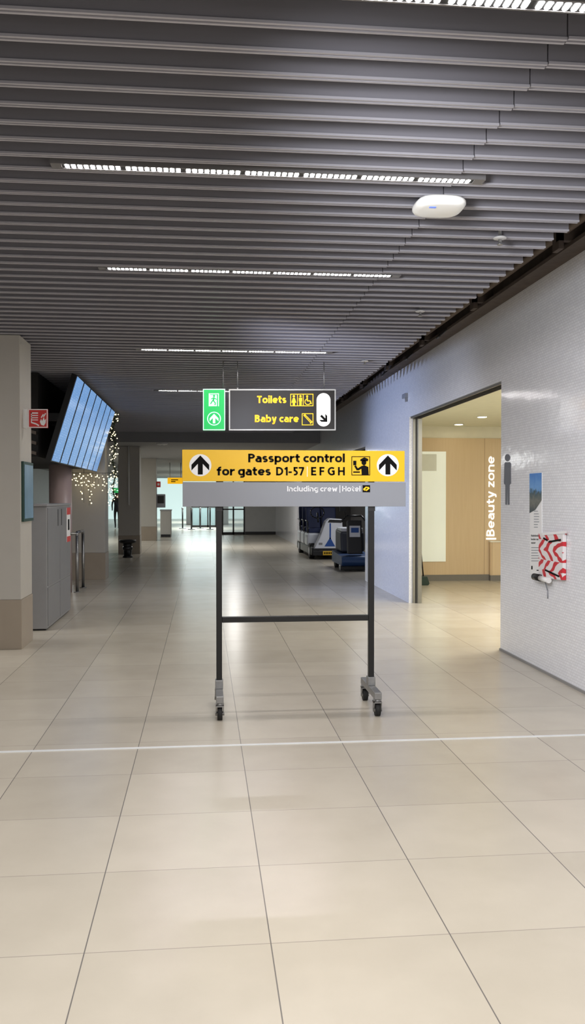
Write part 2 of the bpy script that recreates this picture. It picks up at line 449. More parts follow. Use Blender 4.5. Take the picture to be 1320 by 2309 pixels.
# slatted ceiling
LIGHT_Y = [2.74, 4.29, 6.17, 9.5, 13.1]
b = nb()
box(b, -8, 3.06, .6, 21.6, 3.62, 3.7, 2)
y = 1.5525
while y < 21.4:
    for xa, xb, dz in ((-7.8, 1.268, 0), (1.273, 2.18 + random.uniform(-.012, .012), .004)):
        if min(abs(y - q) for q in LIGHT_Y) < .055 and xa < 0:
            box(b, -7.8, -.75, y - .012, y + .012, ZC + .01, ZC + .12, 0); box(b, -7.8, -.75, y - .017, y + .017, ZC, ZC + .012, 1)
            continue
        box(b, xa, xb, y - .011, y + .011, ZC + .01 + dz, ZC + .12 + dz, 0)
        box(b, xa, xb, y - .017, y - .006, ZC + dz, ZC + .010 + dz, 1)
        box(b, xa, xb, y + .006, y + .017, ZC + dz, ZC + .010 + dz, 1)
        box(b, xa, xb, y - .006, y + .006, ZC + .006 + dz, ZC + .012 + dz, 0)
    y += .175
struct('ceiling', b, [SLAT, LIP, BLACKV], world_origin=True)
b = nb(); box(b, -8, XW, 21.6, 62, 2.86, 3.0); box(b, -8, XW, 21.5, 21.6, 2.86, 3.65)
struct('ceiling_far', b, M('far_ceiling', (140, 140, 142), .7))
struct('wall_end', box(nb(), 1.66, XW, 35, 35.2, 0, 2.86), M('end_wall', (190, 190, 188), .6))
struct('baseboard_end', box(nb(), 1.66, XW, 34.97, 35, 0, .12), DARK)
struct('wall_far', box(nb(), -8, 4, 61.5, 61.7, 0, 2.86), M('glowing_wall', (226, 236, 234), .6, es=.8, ecol=(206, 234, 232)))  # wall surface glows to give the far hall its brightness
# recess with the parked vehicles
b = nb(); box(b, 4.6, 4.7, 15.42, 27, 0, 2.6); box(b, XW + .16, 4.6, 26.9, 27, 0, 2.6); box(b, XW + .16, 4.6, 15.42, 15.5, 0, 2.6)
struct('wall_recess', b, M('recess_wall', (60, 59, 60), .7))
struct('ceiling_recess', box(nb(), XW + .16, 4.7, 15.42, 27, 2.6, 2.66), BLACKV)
# washroom lobby
struct('wall_lobby_back', box(nb(), XW + .16, 7.2, 15.2, 15.4, .11, 2.57), WOOD)
b = nb(); box(b, XW + .16, 7.2, 15.22, 15.4, 2.57, 2.78); box(b, 7.1, 7.2, 7.6, 15.2, 0, 2.78); box(b, XW + .16, 7.2, 7.5, 7.6, 0, 2.78)
struct('wall_lobby', b, CREAM)
struct('baseboard_lobby', box(nb(), XW + .16, 7.1, 15.185, 15.21, 0, .11), M('lobby_skirting', (116, 112, 106), .4))
struct('ceiling_lobby', box(nb(), XW + .16, 7.2, 7.5, 15.4, 2.78, 2.84), M('lobby_ceiling', (228, 228, 204), .6))
# steel jamb, lintel grille
b = nb(); box(b, XW + .05, XW + .175, DY1 - .02, DY1, 0, 2.64, 0); box(b, XW + .085, XW + .11, DY1 - .024, DY1 - .02, 0, 2.64, 1); box(b, XW + .12, XW + .175, DY1 - .04, DY1 - .02, 0, 2.64, 0)
struct('trim_1', b, [STEEL, DARK])
b = nb(); box(b, XW + .005, XW + .155, DY0, DY1 - .05, 2.615, 2.64, 0)
y = DY0 + .05
while y < DY1 - .12:
    box(b, XW + .03, XW + .13, y, y + .035, 2.609, 2.615, 1); y += .06
struct('trim_2', b, [M('lintel_metal', (120, 118, 112), .4, .6), BLACKV])
struct('trim_3', box(nb(), -8, XW, 5.205, 5.232, 0, .004), M('threshold_strip', (226, 228, 228), .35, .0))
struct('baseboard_right', box(nb(), XW - .012, XW, -3, DY0, 0, .02), M('skirting_grey', (140, 138, 136), .5))

# beam, pipe and wires above the right wall
t = thing('ceiling_beam', (XW - .05, 9, 3.38), 'rusty brown beam exposed along the top of the white tiled wall', 'beam')
b = nb(); box(b, XW - .06, XW, 2, 21.4, 3.40, 3.62); box(b, XW - .16, XW, 2, 21.4, 3.39, 3.42)
obj('web', b, BROWN, t)
b = nb(); cyl(b, (XW - .2, 2, 3.5), (XW - .2, 21.4, 3.5), .03); obj('conduit', b, M('conduit_brown', (104, 92, 82), .7), t)
for i in range(9):
    yy = 4.2 + i * 2.05
    b = nb(); box(b, XW - .26, XW - .04, yy, yy + .05, 3.42, 3.62); box(b, XW - .26, XW - .22, yy, yy + .12, 3.36, 3.5); obj('bracket', b, BROWN, t)
b = nb()
for i in range(5):
    yy = 9.5 + i * 1.6
    tube(b, [V((XW - .12, yy, 3.44)), V((XW - .2, yy + .2, 3.36)), V((XW - .16, yy + .5, 3.38)), V((XW - .1, yy + .7, 3.44))], .012)
obj('loose_cable', b, BLACK, t)

# ------------------------------------------------------------------ ceiling lights
LHOUS = M('light_housing', (110, 108, 108), .4)
LBED = M('light_bed', (30, 30, 30), .6)
def light(y, label):
    t = thing('ceiling_light', (.34, y, ZC - .004), label, 'light', 'linear ceiling lights between the slats')
    x0, x1 = -.675, 1.36
    b = nb(); box(b, x0 - .055, x0 - .004, y - .035, y + .035, ZC - .002, ZC + .1); box(b, x1 + .0, x1 + .055, y - .035, y + .035, ZC - .002, ZC + .1)
    box(b, x0 - .004, x1, y - .035, y - .027, ZC - .002, ZC + .1); box(b, x0 - .004, x1, y + .027, y + .035, ZC - .002, ZC + .1)
    obj('housing', b, LHOUS, t)
    b = nb(); box(b, x0 - .004, x1, y - .027, y + .027, ZC + .001, ZC + .1); obj('bed', b, LBED, t)
    n = 7; w = (x1 - x0) / n; pit = (w - .018) / 9; gp_ = .011
    for g in range(n):
        b = nb()
        for k in range(9):
            a = x0 + g * w + .011 + k * pit
            # one downward facing diffuser cell with clipped corners
            q = [(a, y - .017), (a + .005, y - .023), (a + pit - gp_ - .005, y - .023), (a + pit - gp_, y - .017), (a + pit - gp_, y + .017), (a + pit - gp_ - .005, y + .023), (a + .005, y + .023), (a, y + .017)]
            poly(b, [V((u, v, ZC)) for u, v in q[::-1]])
        obj('led_module', b, LED, t, keep=True)
    return t
for yy, lb in zip(LIGHT_Y, ['nearest linear ceiling light, cut off by the top of the photo', 'long linear ceiling light nearest the white ceiling puck', 'linear ceiling light, second fully visible one from the front',
                            'linear ceiling light just above the hanging toilets sign', 'farthest linear ceiling light, half hidden behind the green exit sign']):
    light(yy, lb)

# access point, sprinklers
t = thing('access_point', W(990, 465, Z=3.07), 'white rounded puck on the slatted ceiling beside the long light', 'access point')
c = ORG[t]
b = nb()
prof = [(.10, -.03), (.125, -.022), (.135, -.008), (.135, .006), (.12, .022), (.09, .03)]
rings = []
for r, z in prof:
    ring = []
    for i in range(40):
        a = 2 * PI * i / 40; ca, sa = math.cos(a), math.sin(a); k = (abs(ca) ** 3.2 + abs(sa) ** 3.2) ** (-1 / 3.2)
        ring.append(b.verts.new((c.x + r * k * ca, c.y + r * k * sa, c.z + z)))
    rings.append(ring)
for A, B in zip(rings[:-1], rings[1:]):
    for i in range(40): b.faces.new((A[i], A[(i + 1) % 40], B[(i + 1) % 40], B[i]))
b.faces.new(rings[0][::-1]); b.faces.new(rings[-1])
obj('body', b, M('puck_white', (236, 236, 232), .35, var=.01, es=.08), t, smooth=True)
b = nb(); box(b, c.x - .07, c.x - .035, c.y - .08, c.y - .06, c.z - .0325, c.z - .0295); obj('status_mark', b, M('status_blue', (110, 140, 240), .4, es=.4), t)
b = nb(); cyl(b, (c.x, c.y, c.z + .028), (c.x, c.y, c.z + .06), .05); obj('mount', b, GALV, t)
sp0 = None
for i, (px, py, lb) in enumerate(((1128, 548, 'white sprinkler head nearest the ceiling puck'), (948, 710, 'white sprinkler head midway along the slat ends'), (823, 820, 'white sprinkler head above the hanging toilets sign'))):
    p = W(px, py, Z=3.06)
    if sp0 is None:
        t = thing('sprinkler', p, lb, 'sprinkler', 'sprinklers in the slatted ceiling'); sp0 = t
        b = nb(); lathe(b, p, [(.036, .036), (.041, .031), (.039, .026), (.016, .022)]); obj('plate', b, M('sprinkler_plate', (196, 196, 196), .45), t)
        b = nb(); cyl(b, p + V((0, 0, -.005)), p + V((0, 0, .575)), .010); cyl(b, p + V((0, 0, -.012)), p + V((0, 0, -.006)), .018); obj('nozzle', b, GALV, t)
    else: dup(sp0, p, lb)

# ------------------------------------------------------------------ passport control sign on wheels
t = thing('sign_stand', (.645, 6.06, 0), 'wheeled black frame with yellow and grey passport control sign', 'sign')
PS = Plane((0, -.0015, 0), Y=6.02)
def panel(x0, y0, x1, y1, m, name, par=t, pl=PS, th=.026, bev=.002):
    a, d = pl.p(x0, y0, 0), pl.p(x1, y1, 0)
    b = nb(); box(b, a.x, d.x, a.y, a.y + th, d.z, a.z); return obj(name, b, m, par, bev)
yp = panel(411, 1014, 913, 1086, YEL, 'yellow_panel')
gp = panel(412, 1087, 915.5, 1142, GREYP, 'grey_panel')
for cx in (452, 875):
    b = nb(); PS.disc(b, cx, 1049, 25); obj('arrow_disc', b, WHT, yp)
    b = nb(); PS.arrow(b, cx, 1049); obj('arrow', b, INK, yp)
lettering(PS, 'Passport control', 560, 778, 1042.5, 1023, INK, yp, .205, .065)
lettering(PS, 'for gates', 489, 611, 1072, 1052.5, INK, yp, .205, .065)
lettering(PS, 'D1-57', 623, 686, 1072, 1053, INK, yp, .195, .085)
lettering(PS, 'E F G H', 702, 778, 1072, 1053, INK, yp, .195, .085)
b = nb(); PS.rect(b, 692.6, 1052, 694, 1075); obj('divider', b, WHT, yp)
b = nb(); PS.outline(b, 793, 1029, 835, 1072, 1.6)
PS.disc(b, 821, 1043, 5.5, 6, 1.3); PS.shape(b, [(813, 1036), (822, 1031), (831, 1035), (830, 1040), (813, 1040)], 1.3)
PS.shape(b, [(815, 1051), (822, 1049), (831, 1053), (832, 1071), (816, 1071)], 1.4)
PS.stroke(b, (817, 1053), (807, 1059), 5, 1.2); PS.stroke(b, (807, 1060), (801, 1050), 4.5, 1.2); PS.rect(b, 797, 1039, 804, 1049, 1.2)
PS.rect(b, 797, 1063, 812, 1066, 1.2)
obj('officer_pictogram', b, INK, yp)
lettering(PS, 'Including crew', 648, 761, 1108, 1096, PALE, gp, .165, .11)
b = nb(); PS.rect(b, 766, 1094, 767.6, 1111); obj('divider', b, PALE, gp)
lettering(PS, 'Hotel', 772, 813, 1108, 1096, PALE, gp, .165, .11)
b = nb(); PS.rect(b, 818, 1094, 835, 1110); obj('transfer_pictogram', b, INK, gp)
b = nb(); PS.stroke(b, (820, 1104), (827, 1098), 3, 1.6); PS.stroke(b, (826, 1106), (833, 1100), 3, 1.6); PS.stroke(b, (825, 1099), (832, 1099), 2, 1.6); PS.stroke(b, (821, 1105), (828, 1105), 2, 1.6)
obj('transfer_mark', b, LITY, gp)
for x in (.105, 1.185):
    b = nb(); box(b, x - .02, x + .02, 6.046, 6.086, .165, 1.8); obj('post', b, BLACK, t, .003)
    b = nb(); box(b, x - .024, x + .024, 6.042, 6.046, 1.405, 1.44); obj('clamp', b, DARK, t)
    b = nb(); box(b, x - .025, x + .025, 5.80, 6.33, .118, .165); box(b, x - .027, x + .027, 6.03, 6.10, .165, .225); obj('foot', b, GALV, t, .003)
    for yy in (5.835, 6.295):
        b = nb(); cyl(b, (x, yy, .096), (x, yy, .118), .028, 18)
        for s in (-1, 1): prism(b, [(x + s * .022, yy - .032, .1), (x + s * .022, yy + .032, .1), (x + s * .022, yy + .016, .034), (x + s * .022, yy - .008, .034)], (s * .005, 0, 0))
        box(b, x - .027, x + .027, yy - .033, yy + .033, .092, .1)
        cs = obj('caster', b, GALV, t)
        b = nb(); cyl(b, (x - .017, yy - .002, .043), (x + .017, yy - .002, .043), .043, 22); obj('wheel', b, RUB, cs)
        b = nb(); cyl(b, (x - .030, yy - .002, .043), (x + .030, yy - .002, .043), .014, 12); obj('hub', b, STEEL, cs)
b = nb(); box(b, .125, 1.165, 6.048, 6.084, .625, .665); obj('crossbar', b, BLACK, t, .003)

# ------------------------------------------------------------------ hanging signs
HP = Plane((0, -.002, 0), Y=10.1)
a, d = HP.p(517, 878, 0), HP.p(757, 970, 0)
t = thing('hanging_sign', ((a.x + d.x) / 2, 10.15, d.z), 'dark illuminated hanging sign with yellow toilets and baby care writing', 'sign')
b = nb(); box(b, a.x, d.x, 10.1, 10.2, d.z, a.z); sg = obj('panel', b, SIGND, t, .004)
b = nb(); HP.outline(b, 516.5, 877.5, 757.5, 970.5, 2.6); obj('rim', b, M('sign_rim', (196, 196, 190), .4, .4), t)
lettering(HP, 'Toilets', 580, 646, 909, 892.5, LITY, sg, .205, .075)
lettering(HP, 'Baby care', 575, 674, 952, 935.5, LITY, sg, .205, .075)
b = nb(); HP.outline(b, 655, 888, 707, 916, 1.6); HP.rect(b, 670.5, 888, 672, 916); HP.rect(b, 683.5, 888, 685, 916)
for cx, dress in ((663, 1), (678, 0)):
    HP.disc(b, cx, 893.5, 2.6, n=14, lay=1.2)
    if dress: HP.shape(b, [(cx - 2, 897), (cx + 2, 897), (cx + 5.5, 908), (cx - 5.5, 908)], 1.2); HP.rect(b, cx - 2.5, 908, cx + 2.5, 914, 1.2)
    else: HP.rect(b, cx - 3.6, 897, cx + 3.6, 905, 1.2); HP.rect(b, cx - 2.6, 905, cx + 2.6, 914, 1.2)
HP.disc(b, 693, 893.5, 2.3, n=14, lay=1.2); HP.stroke(b, (693, 896), (693.6, 904), 2.6, 1.2); HP.stroke(b, (693, 904), (700, 904), 2.4, 1.2); HP.stroke(b, (700, 904), (702.5, 911), 2.4, 1.2)
for i in range(10):
    a1, a2 = .4 + i * .42, .4 + (i + 1) * .42
    HP.stroke(b, (694.5 + 6.5 * math.cos(a1), 906 + 6.5 * math.sin(a1)), (694.5 + 6.5 * math.cos(a2), 906 + 6.5 * math.sin(a2)), 1.7, 1.2)
obj('toilet_pictograms', b, LITY, sg)
b = nb(); HP.outline(b, 681, 932, 707, 959, 1.6); HP.stroke(b, (686, 937), (702, 954), 1.8, 1.2); HP.stroke(b, (689, 936), (703.5, 951), 1.8, 1.2); HP.stroke(b, (685.5, 938), (689.5, 935), 4, 1.2); HP.stroke(b, (700, 955), (704, 950), 3, 1.2)
obj('safety_pin_pictogram', b, LITY, sg)
pts = [(730 + 15.5 * math.cos(PI + PI * i / 16), 902 + 15.5 * math.sin(PI + PI * i / 16)) for i in range(17)] + [(730 + 15.5 * math.cos(PI * i / 16), 946 + 15.5 * math.sin(PI * i / 16)) for i in range(17)]
b = nb(); HP.shape(b, pts); obj('arrow_pill', b, GLOWW, sg)
b = nb(); HP.arrow(b, 731, 944, .48, math.radians(135), 2); obj('arrow', b, INK, sg)
for px in (536, 731):
    x = W(px, 860, Y=10.15).x
    b = nb(); cyl(b, (x, 10.15, a.z), (x, 10.15, ZC + .02), .006, 8); cyl(b, (x, 10.15, a.z), (x, 10.15, a.z + .03), .014, 10); obj('hanging_rod', b, GALV, t)

a, d = HP.p(458, 877, 0), HP.p(508, 970, 0)
t = thing('exit_sign', ((a.x + d.x) / 2, 10.15, d.z), 'green illuminated emergency exit sign with running figure and arrow', 'exit sign')
b = nb(); box(b, a.x, d.x, 10.1, 10.2, d.z, a.z); sg = obj('panel', b, LITG, t, .004)
b = nb(); HP.outline(b, 458, 877, 508, 970, 1.8); obj('rim', b, LITG2, t)
b = nb(); HP.rect(b, 471, 887, 494, 916); obj('doorway_mark', b, LITG2, sg)
b = nb(); HP.disc(b, 483, 893, 2.6, n=12, lay=2); HP.stroke(b, (483, 896), (481, 904), 4, 2); HP.stroke(b, (481, 903), (486, 909), 2.6, 2); HP.stroke(b, (486, 908), (485, 914), 2.4, 2); HP.stroke(b, (480, 903), (475, 911), 2.6, 2); HP.stroke(b, (483, 897), (489, 901), 2, 2); HP.stroke(b, (482, 897), (476, 900), 2, 2)
HP.rect(b, 489.5, 889, 492, 916, 2); HP.rect(b, 474, 889, 492, 890.5, 2)
obj('running_figure', b, LITG, sg)
b = nb()
for i in range(28):
    a1, a2 = 2 * PI * i / 28, 2 * PI * (i + 1) / 28
    HP.shape(b, [(483 + r * math.cos(q), 944 + r * math.sin(q)) for r, q in ((15.5, a1), (15.5, a2), (13.6, a2), (13.6, a1))])
HP.arrow(b, 483, 944, .5, 0, 1.2); obj('arrow', b, LITG2, sg)
b = nb(); cyl(b, (d.x - .02, 10.15, a.z), (d.x - .02, 10.15, a.z + .012), .02); tube(b, [V((d.x - .02, 10.15, a.z)), V((d.x - .02, 10.15, ZC + .02))], .005); obj('hanging_rod', b, GALV, t)

# ------------------------------------------------------------------ pillars
def pillar(y0, w, h, label, x1=-1.8, d=.55):
    x0 = x1 - w
    t = thing('pillar', ((x0 + x1) / 2, y0 + d / 2, 0), label, 'pillar', 'square pillars along the left side')
    b = nb(); box(b, x0, x1, y0, y0 + d, .49, h); obj('shaft', b, PIL, t, .006)
    b = nb(); box(b, x0 - .006, x1 + .006, y0 - .006, y0 + d + .006, 0, .49); obj('base_cladding', b, PILB, t, .004)
    return t
pillar(8.76, .6, ZC, 'nearest square pillar at left edge with red hose sign', d=.55)
pillar(16.07, .6, ZC, 'square pillar behind the grey cabinet and below the flight screens')
pillar(23.3, .56, 2.86, 'square pillar with white pipe behind the black litter bin', -1.7)
pillar(30.4, .55, 2.86, 'farthest square pillar with grey box on its side', -1.65)
b = nb(); cyl(b, (-1.98, 23.28, 1.3), (-1.98, 23.28, 2.86), .022); tag(obj('drain_pipe', b, WPL), 'thin white vertical pipe on the pillar behind the litter bin', 'pipe')

# fire hose sign on first pillar
FP = Plane((0, -.002, 0), Y=8.92)
a, d = FP.p(63, 922, 0), FP.p(108, 965, 0)
t = thing('fire_hose_sign', ((a.x + d.x) / 2, 8.93, d.z), 'red projecting fire hose sign on the nearest pillar', 'sign')
b = nb(); box(b, a.x, d.x, 8.92, 8.94, d.z, a.z); pn = obj('panel', b, RED, t, .002)
b = nb(); box(b, -1.8, a.x + .005, 8.922, 8.938, d.z, a.z); box(b, -1.8, -1.79, 8.90, 9.02, d.z, a.z); obj('bracket', b, WPL, t)
b = nb(); FP.outline(b, 63.5, 922.5, 107.5, 964.5, 2); FP.rect(b, 70, 930, 86, 933); FP.rect(b, 70, 936, 86, 938); FP.rect(b, 70, 941, 86, 943); FP.rect(b, 70, 946, 86, 948); FP.rect(b, 70, 930, 72, 954); FP.stroke(b, (72, 953), (82, 956), 3); FP.stroke(b, (82, 956), (88, 960), 3)
FP.shape(b, [(93, 958), (90, 951), (93, 944), (95, 950), (99, 940), (101, 948), (104, 944), (103, 954), (99, 960)]); FP.stroke(b, (93, 942), (98, 934), 2.5); FP.stroke(b, (98, 940), (103, 932), 2.5)
obj('hose_pictogram', b, WHT, pn)
# framed poster on pillar side
t = thing('framed_poster', (-1.78, 9.03, 1.2), 'slim green framed blue poster on the side of the nearest pillar', 'poster')
z0, z1 = 1.26, 1.86
b = nb(); box(b, -1.8, -1.775, 8.80, 9.28, z0, z1); obj('border', b, M('dark_green_frame', (26, 62, 52), .4), t, .003)
b = nb(); box(b, -1.7755, -1.772, 8.83, 9.25, z0 + .03, z1 - .03); obj('print', b, M('poster_blue', (110, 144, 170), .3, var=.5, scale=4), t)

# ------------------------------------------------------------------ grey service cabinet
t = thing('service_cabinet', (-2.05, 10.8, 0), 'grey metal cabinet with two doors beside the nearest pillar', 'cabinet')
b = nb(); box(b, -2.3, -1.76, 9.95, 11.65, .02, 1.40); obj('body', b, CABM, t, .006)
b = nb(); box(b, -2.32, -1.75, 9.93, 11.67, 1.40, 1.425); obj('top', b, CABM, t, .004)
b = nb(); box(b, -2.28, -1.78, 9.98, 11.62, 0, .02); obj('plinth', b, DARK, t)
for k, (y0, y1, hy) in enumerate(((9.98, 10.78, 10.66), (10.80, 11.62, 10.92))):
    b = nb(); box(b, -1.765, -1.7505, y0, y1, .5, 1.38); dr = obj('door', b, CABD, t, .003)
    b = nb(); box(b, -1.754, -1.7500, hy - .03, hy + .03, 1.16, 1.36); obj('handle', b, DARK, dr)
    b = nb(); box(b, -1.765, -1.7505, y0, y1, .05, .48); obj('lower_panel', b, CABD, t, .003)
t = thing('notice', (-1.745, 11.45, .93), 'red and white notice stuck on the far end of the grey cabinet', 'notice')
b = nb(); box(b, -1.7503, -1.745, 11.3, 11.58, .93, 1.37); pg = obj('sheet', b, WHT, t)
b = nb(); box(b, -1.745, -1.743, 11.3, 11.58, 1.28, 1.37); obj('red_header', b, RED, pg)
b = nb(); box(b, -1.745, -1.743, 11.3, 11.58, .93, 1.0); obj('red_footer', b, RED, pg)
b = nb(); box(b, -1.745, -1.743, 11.38, 11.50, 1.08, 1.22); obj('dark_symbol', b, INK, pg)
t = thing('bell_cover', (-2.05, 10.25, 1.425), 'small dark domed item lying on top of the grey cabinet', 'dome')
b = nb(); lathe(b, (-2.05, 10.25, 1.425), [(.07, 0), (.072, .012), (.055, .04), (.03, .058), (.01, .064)]); obj('dome', b, DARK, t)
b = nb(); ball(b, (-2.05, 10.25, 1.493), .01); obj('knob', b, GALV, t)

# steel hoop rail
b = nb(); r = .024
tube(b, [V((-2.0, 13.95, 0)), V((-2.0, 13.95, .90)), V((-2.0, 13.98, .95)), V((-2.0, 14.60, .95)), V((-2.0, 14.64, .90)), V((-2.0, 14.64, 0))], r, 12)
t = thing('guard_rail', (-2.0, 14.3, 0), 'steel hoop guard rail standing behind the grey cabinet', 'rail')
obj('hoop', b, STEEL, t, smooth=True)
for yy in (13.95, 14.64):
    b = nb(); cyl(b, (-2.0, yy, 0), (-2.0, yy, .012), .055, 20); obj('floor_flange', b, STEEL, t)
b = nb(); cyl(b, (-2.0, 13.95, .93), (-2.3, 13.95, .93), .02); obj('side_bar', b, STEEL, t)

# ------------------------------------------------------------------ flight screens
XT, XB, ZT, ZB = -1.6, -1.935, 3.06, 1.96
up = V((XT - XB, 0, ZT - ZB)); nrm = V((up.z, 0, -up.x)).normalized()
ords = ['nearest', 'second', 'third', 'fourth', 'fifth', 'sixth', 'farthest']
for i in range(7):
    y0 = 11.24 + i * .68; y1 = y0 + .672
    p = V((XB, (y0 + y1) / 2, ZB))
    t = thing('flight_screen', p, ('%s tall blue flight screen in the tilted row' % ords[i]) if i in (0, 6) else ('%s tall blue flight screen from the near end of the tilted row' % ords[i]), 'screen', 'flight information screens')
    def slab(ya, yb, s0, s1, d0, d1):
        b = nb(); B0 = V((XB, 0, ZB))
        q = [B0 + up * s0 + nrm * d0, B0 + up * s1 + nrm * d0, B0 + up * s1 + nrm * d1, B0 + up * s0 + nrm * d1]
        return prism(b, [V((v.x, ya, v.z)) for v in q], (0, yb - ya, 0))
    obj('casing', slab(y0, y1, 0, 1, -.07, 0), BLACK, t)
    obj('display', slab(y0 + .05, y1 - .05, .012, .988, 0, .003), SCREEN, t)
    b = nb(); box(b, -2.1, -1.8, (y0 + y1) / 2 - .05, (y0 + y1) / 2 + .05, 2.5, 2.6); obj('mounting_arm', b, BLACK, t)
# dark canopy behind the screens with slanted louvres
t = thing('kiosk_canopy', (-3.0, 13.6, 1.95), 'black overhead kiosk canopy behind the tilted flight screens', 'canopy')
b = nb(); box(b, -4.6, -2.1, 11.3, 16.0, 2.02, 3.09); obj('box', b, BLACKV, t)
for k in range(4):
    b = nb(); z = 2.1 + k * .13
    prism(b, [(-2.75 , 11.27, z + .16), (-2.75, 11.27, z + .12), (-2.12, 11.27, z - .06), (-2.12, 11.27, z - .02)], (0, .03, 0)); obj('louvre', b, M('louvre_bronze', (84, 74, 66), .5), t)
b = nb(); cyl(b, (-2.26, 14.0, 0), (-2.26, 14.0, 2.02), .175, 32)
tag(obj('round_column', b, M('column_mauve', (178, 160, 158), .35)), 'round mauve column under the canopy behind the grey cabinet', 'column')

# fairy lights
t = thing('fairy_light_curtain', (-1.98, 15.9, 1.4), 'warm fairy light strings hanging in a curtain under the flight screens', 'fairy lights')
bw = nb(); bb = nb()
for i in range(15):
    x = -2.36 + i * .054 + random.uniform(-.015, .015); zt = 1.945; n = random.randint(4, 11); x2 = x
    for k in range(n):
        z = zt - .04 - k * .055; x2 = x + random.uniform(-.035, .035)
        if random.random() < .8: ball(bb, (x2, 15.9 + random.uniform(-.03, .03), z + random.uniform(-.026, .026)), random.uniform(.007, .0125), 4)
    cyl(bw, (x, 15.9, zt), (x2, 15.9, z), .002, 4)
cyl(bw, (-2.4, 15.9, 1.945), (-1.58, 15.9, 1.945), .004, 5)
for x in (-2.35, -2.15): cyl(bw, (x, 15.9, 1.945), (x, 15.9, 2.02), .004, 5)
obj('wire', bw, DARK, t); o = obj('bulbs', bb, M('warm_bulb', (255, 230, 178), .4, es=4.2), t); o['kind'] = 'stuff'
t = thing('lit_garland', (-1.6, 16.35, 1.45), 'green garland with warm fairy lights hanging at the far end of the flight screens', 'garland')
bw = nb(); bb = nb(); pts = []
for k in range(16): pts.append(V((-1.66 + .03 * math.sin(k * 1.3), 16.35 - .02 * math.cos(k), 3.11 - k * .108)))
tube(bw, pts, .012, 6)
for k in range(260):
    q = random.choice(pts) + V((0, 0, random.uniform(-.05, .05))); a = random.uniform(0, 6.28); rr = .11 * (1 if q.z > 2.6 else .6)
    cyl(bw, q, q + V((math.cos(a) * rr, math.sin(a) * rr, random.uniform(-.04, .04))), .006, 3, .001)
for k in range(85):
    q = random.choice(pts) + V((random.uniform(-.09, .07), random.uniform(-.1, -.02), random.uniform(-.05, .05))); ball(bb, q, .0095, 4)
obj('sprigs', bw, M('garland_green', (38, 52, 34), .8), t); o = obj('bulbs', bb, M('warm_bulb', (255, 214, 140)), t); o['kind'] = 'stuff'

# litter bin in front of the third pillar
c = W(288, 1257, Z=0)
t = thing('litter_bin', c, 'black pedestal litter bin with wide top before the third pillar', 'bin')
b = nb(); lathe(b, c, [(.13, 0), (.13, .03), (.1, .05), (.11, .3), (.12, .36)]); obj('body', b, BLACK, t)
b = nb(); lathe(b, c, [(.12, .355), (.2, .37), (.215, .41), (.21, .44), (.15, .445), (.14, .43)]); obj('rim', b, DARK, t)
b = nb(); lathe(b, c, [(.102, .18), (.128, .2), (.13, .26), (.112, .28)], 14); obj('bag', b, M('bag_black', (36, 36, 38), .3, bump=1), t)

# ------------------------------------------------------------------ right wall items
WP = Plane((-.0015, 0, 0), X=XW - .004)
b = nb()
head = [(1144.5 + 5.6 * math.cos(2 * PI * i / 20), 1032 + 8 * math.sin(2 * PI * i / 20)) for i in range(20)]
body = [(1138, 1045), (1140, 1042), (1149, 1042), (1152, 1045), (1152.5, 1090), (1150, 1093), (1149.5, 1060), (1149, 1138), (1145.4, 1138), (1145, 1096), (1144.2, 1096), (1143.8, 1138), (1140, 1138), (1139.8, 1060), (1139, 1093), (1136.8, 1090)]
for s in (head, body): prism(b, [WP.p(x, y, 0) for x, y in s], (.006, 0, 0))
tag(obj('man_pictogram', b, M('pictogram_grey', (104, 106, 114), .4)), 'grey standing man pictogram on the tiled wall right of the doorway', 'pictogram')
t = thing('poster', WP.p(1208, 1298, 0), 'narrow white poster with landscape photo on the tiled wall', 'poster')
b = nb(); prism(b, [WP.p(*q, 0) for q in ((1195, 1068), (1222.5, 1066), (1222.5, 1299), (1196, 1294))], (.005, 0, 0)); pg = obj('sheet', b, WHT, t)
b = nb(); WP.shape(b, [(1195, 1068), (1222.5, 1066), (1222.5, 1128), (1208, 1150), (1195, 1157)]); obj('photo', b, PHOTO, pg)
for s, x1, by in (('Nederlanders', 1218, 1210), ('houden van', 1215, 1218), ('water', 1209, 1226)):
    obj('heading', ptext(WP, s, 1198.5, x1, by, by - 5, .01), INK, pg)
for yy in list(range(1152, 1190, 6)) + list(range(1234, 1268, 6)):
    b = nb(); WP.rect(b, 1199 if yy > 1200 else 1205, yy, random.choice((1214, 1216, 1217)), yy + 1.5); obj('print_line', b, GREYP, pg)
for q in ((1199, 1276, 1202, 1284), (1211, 1285, 1218, 1287)):
    b = nb(); WP.rect(b, *q); obj('footer_mark', b, INK, pg)
t = thing('taped_panel', WP.p(1250, 1306, 0), 'red and white warning tape stuck over a panel beside the poster', 'tape')
b = nb(); prism(b, [WP.p(*q, 0) for q in ((1223, 1203), (1278, 1199), (1277, 1308), (1223, 1301))], (-.03, 0, 0)); tp = obj('panel', b, TAPE, t)
b = nb(); prism(b, [WP.p(*q, 0) for q in ((1240, 1220), (1260, 1220), (1260, 1280), (1240, 1280))], (.006, 0, 0)); obj('backing', b, GREYP, t)
WT = Plane((-.0015, 0, 0), X=XW - .036)
for q in (((1226, 1213), (1236, 1219)), ((1238, 1222), (1266, 1217)), ((1230, 1285), (1262, 1300))):
    b = nb(); WT.stroke(b, *q, 4); obj('black_tape', b, INK, tp)
b = nb(); WT.stroke(b, (1223, 1204), (1279, 1200), 6); obj('white_tape', b, WHT, tp)
p = W(1222, 1304, X=XW - .05)
t = thing('wall_dispenser', p, 'small black and white dispenser on the wall below the narrow poster', 'dispenser')
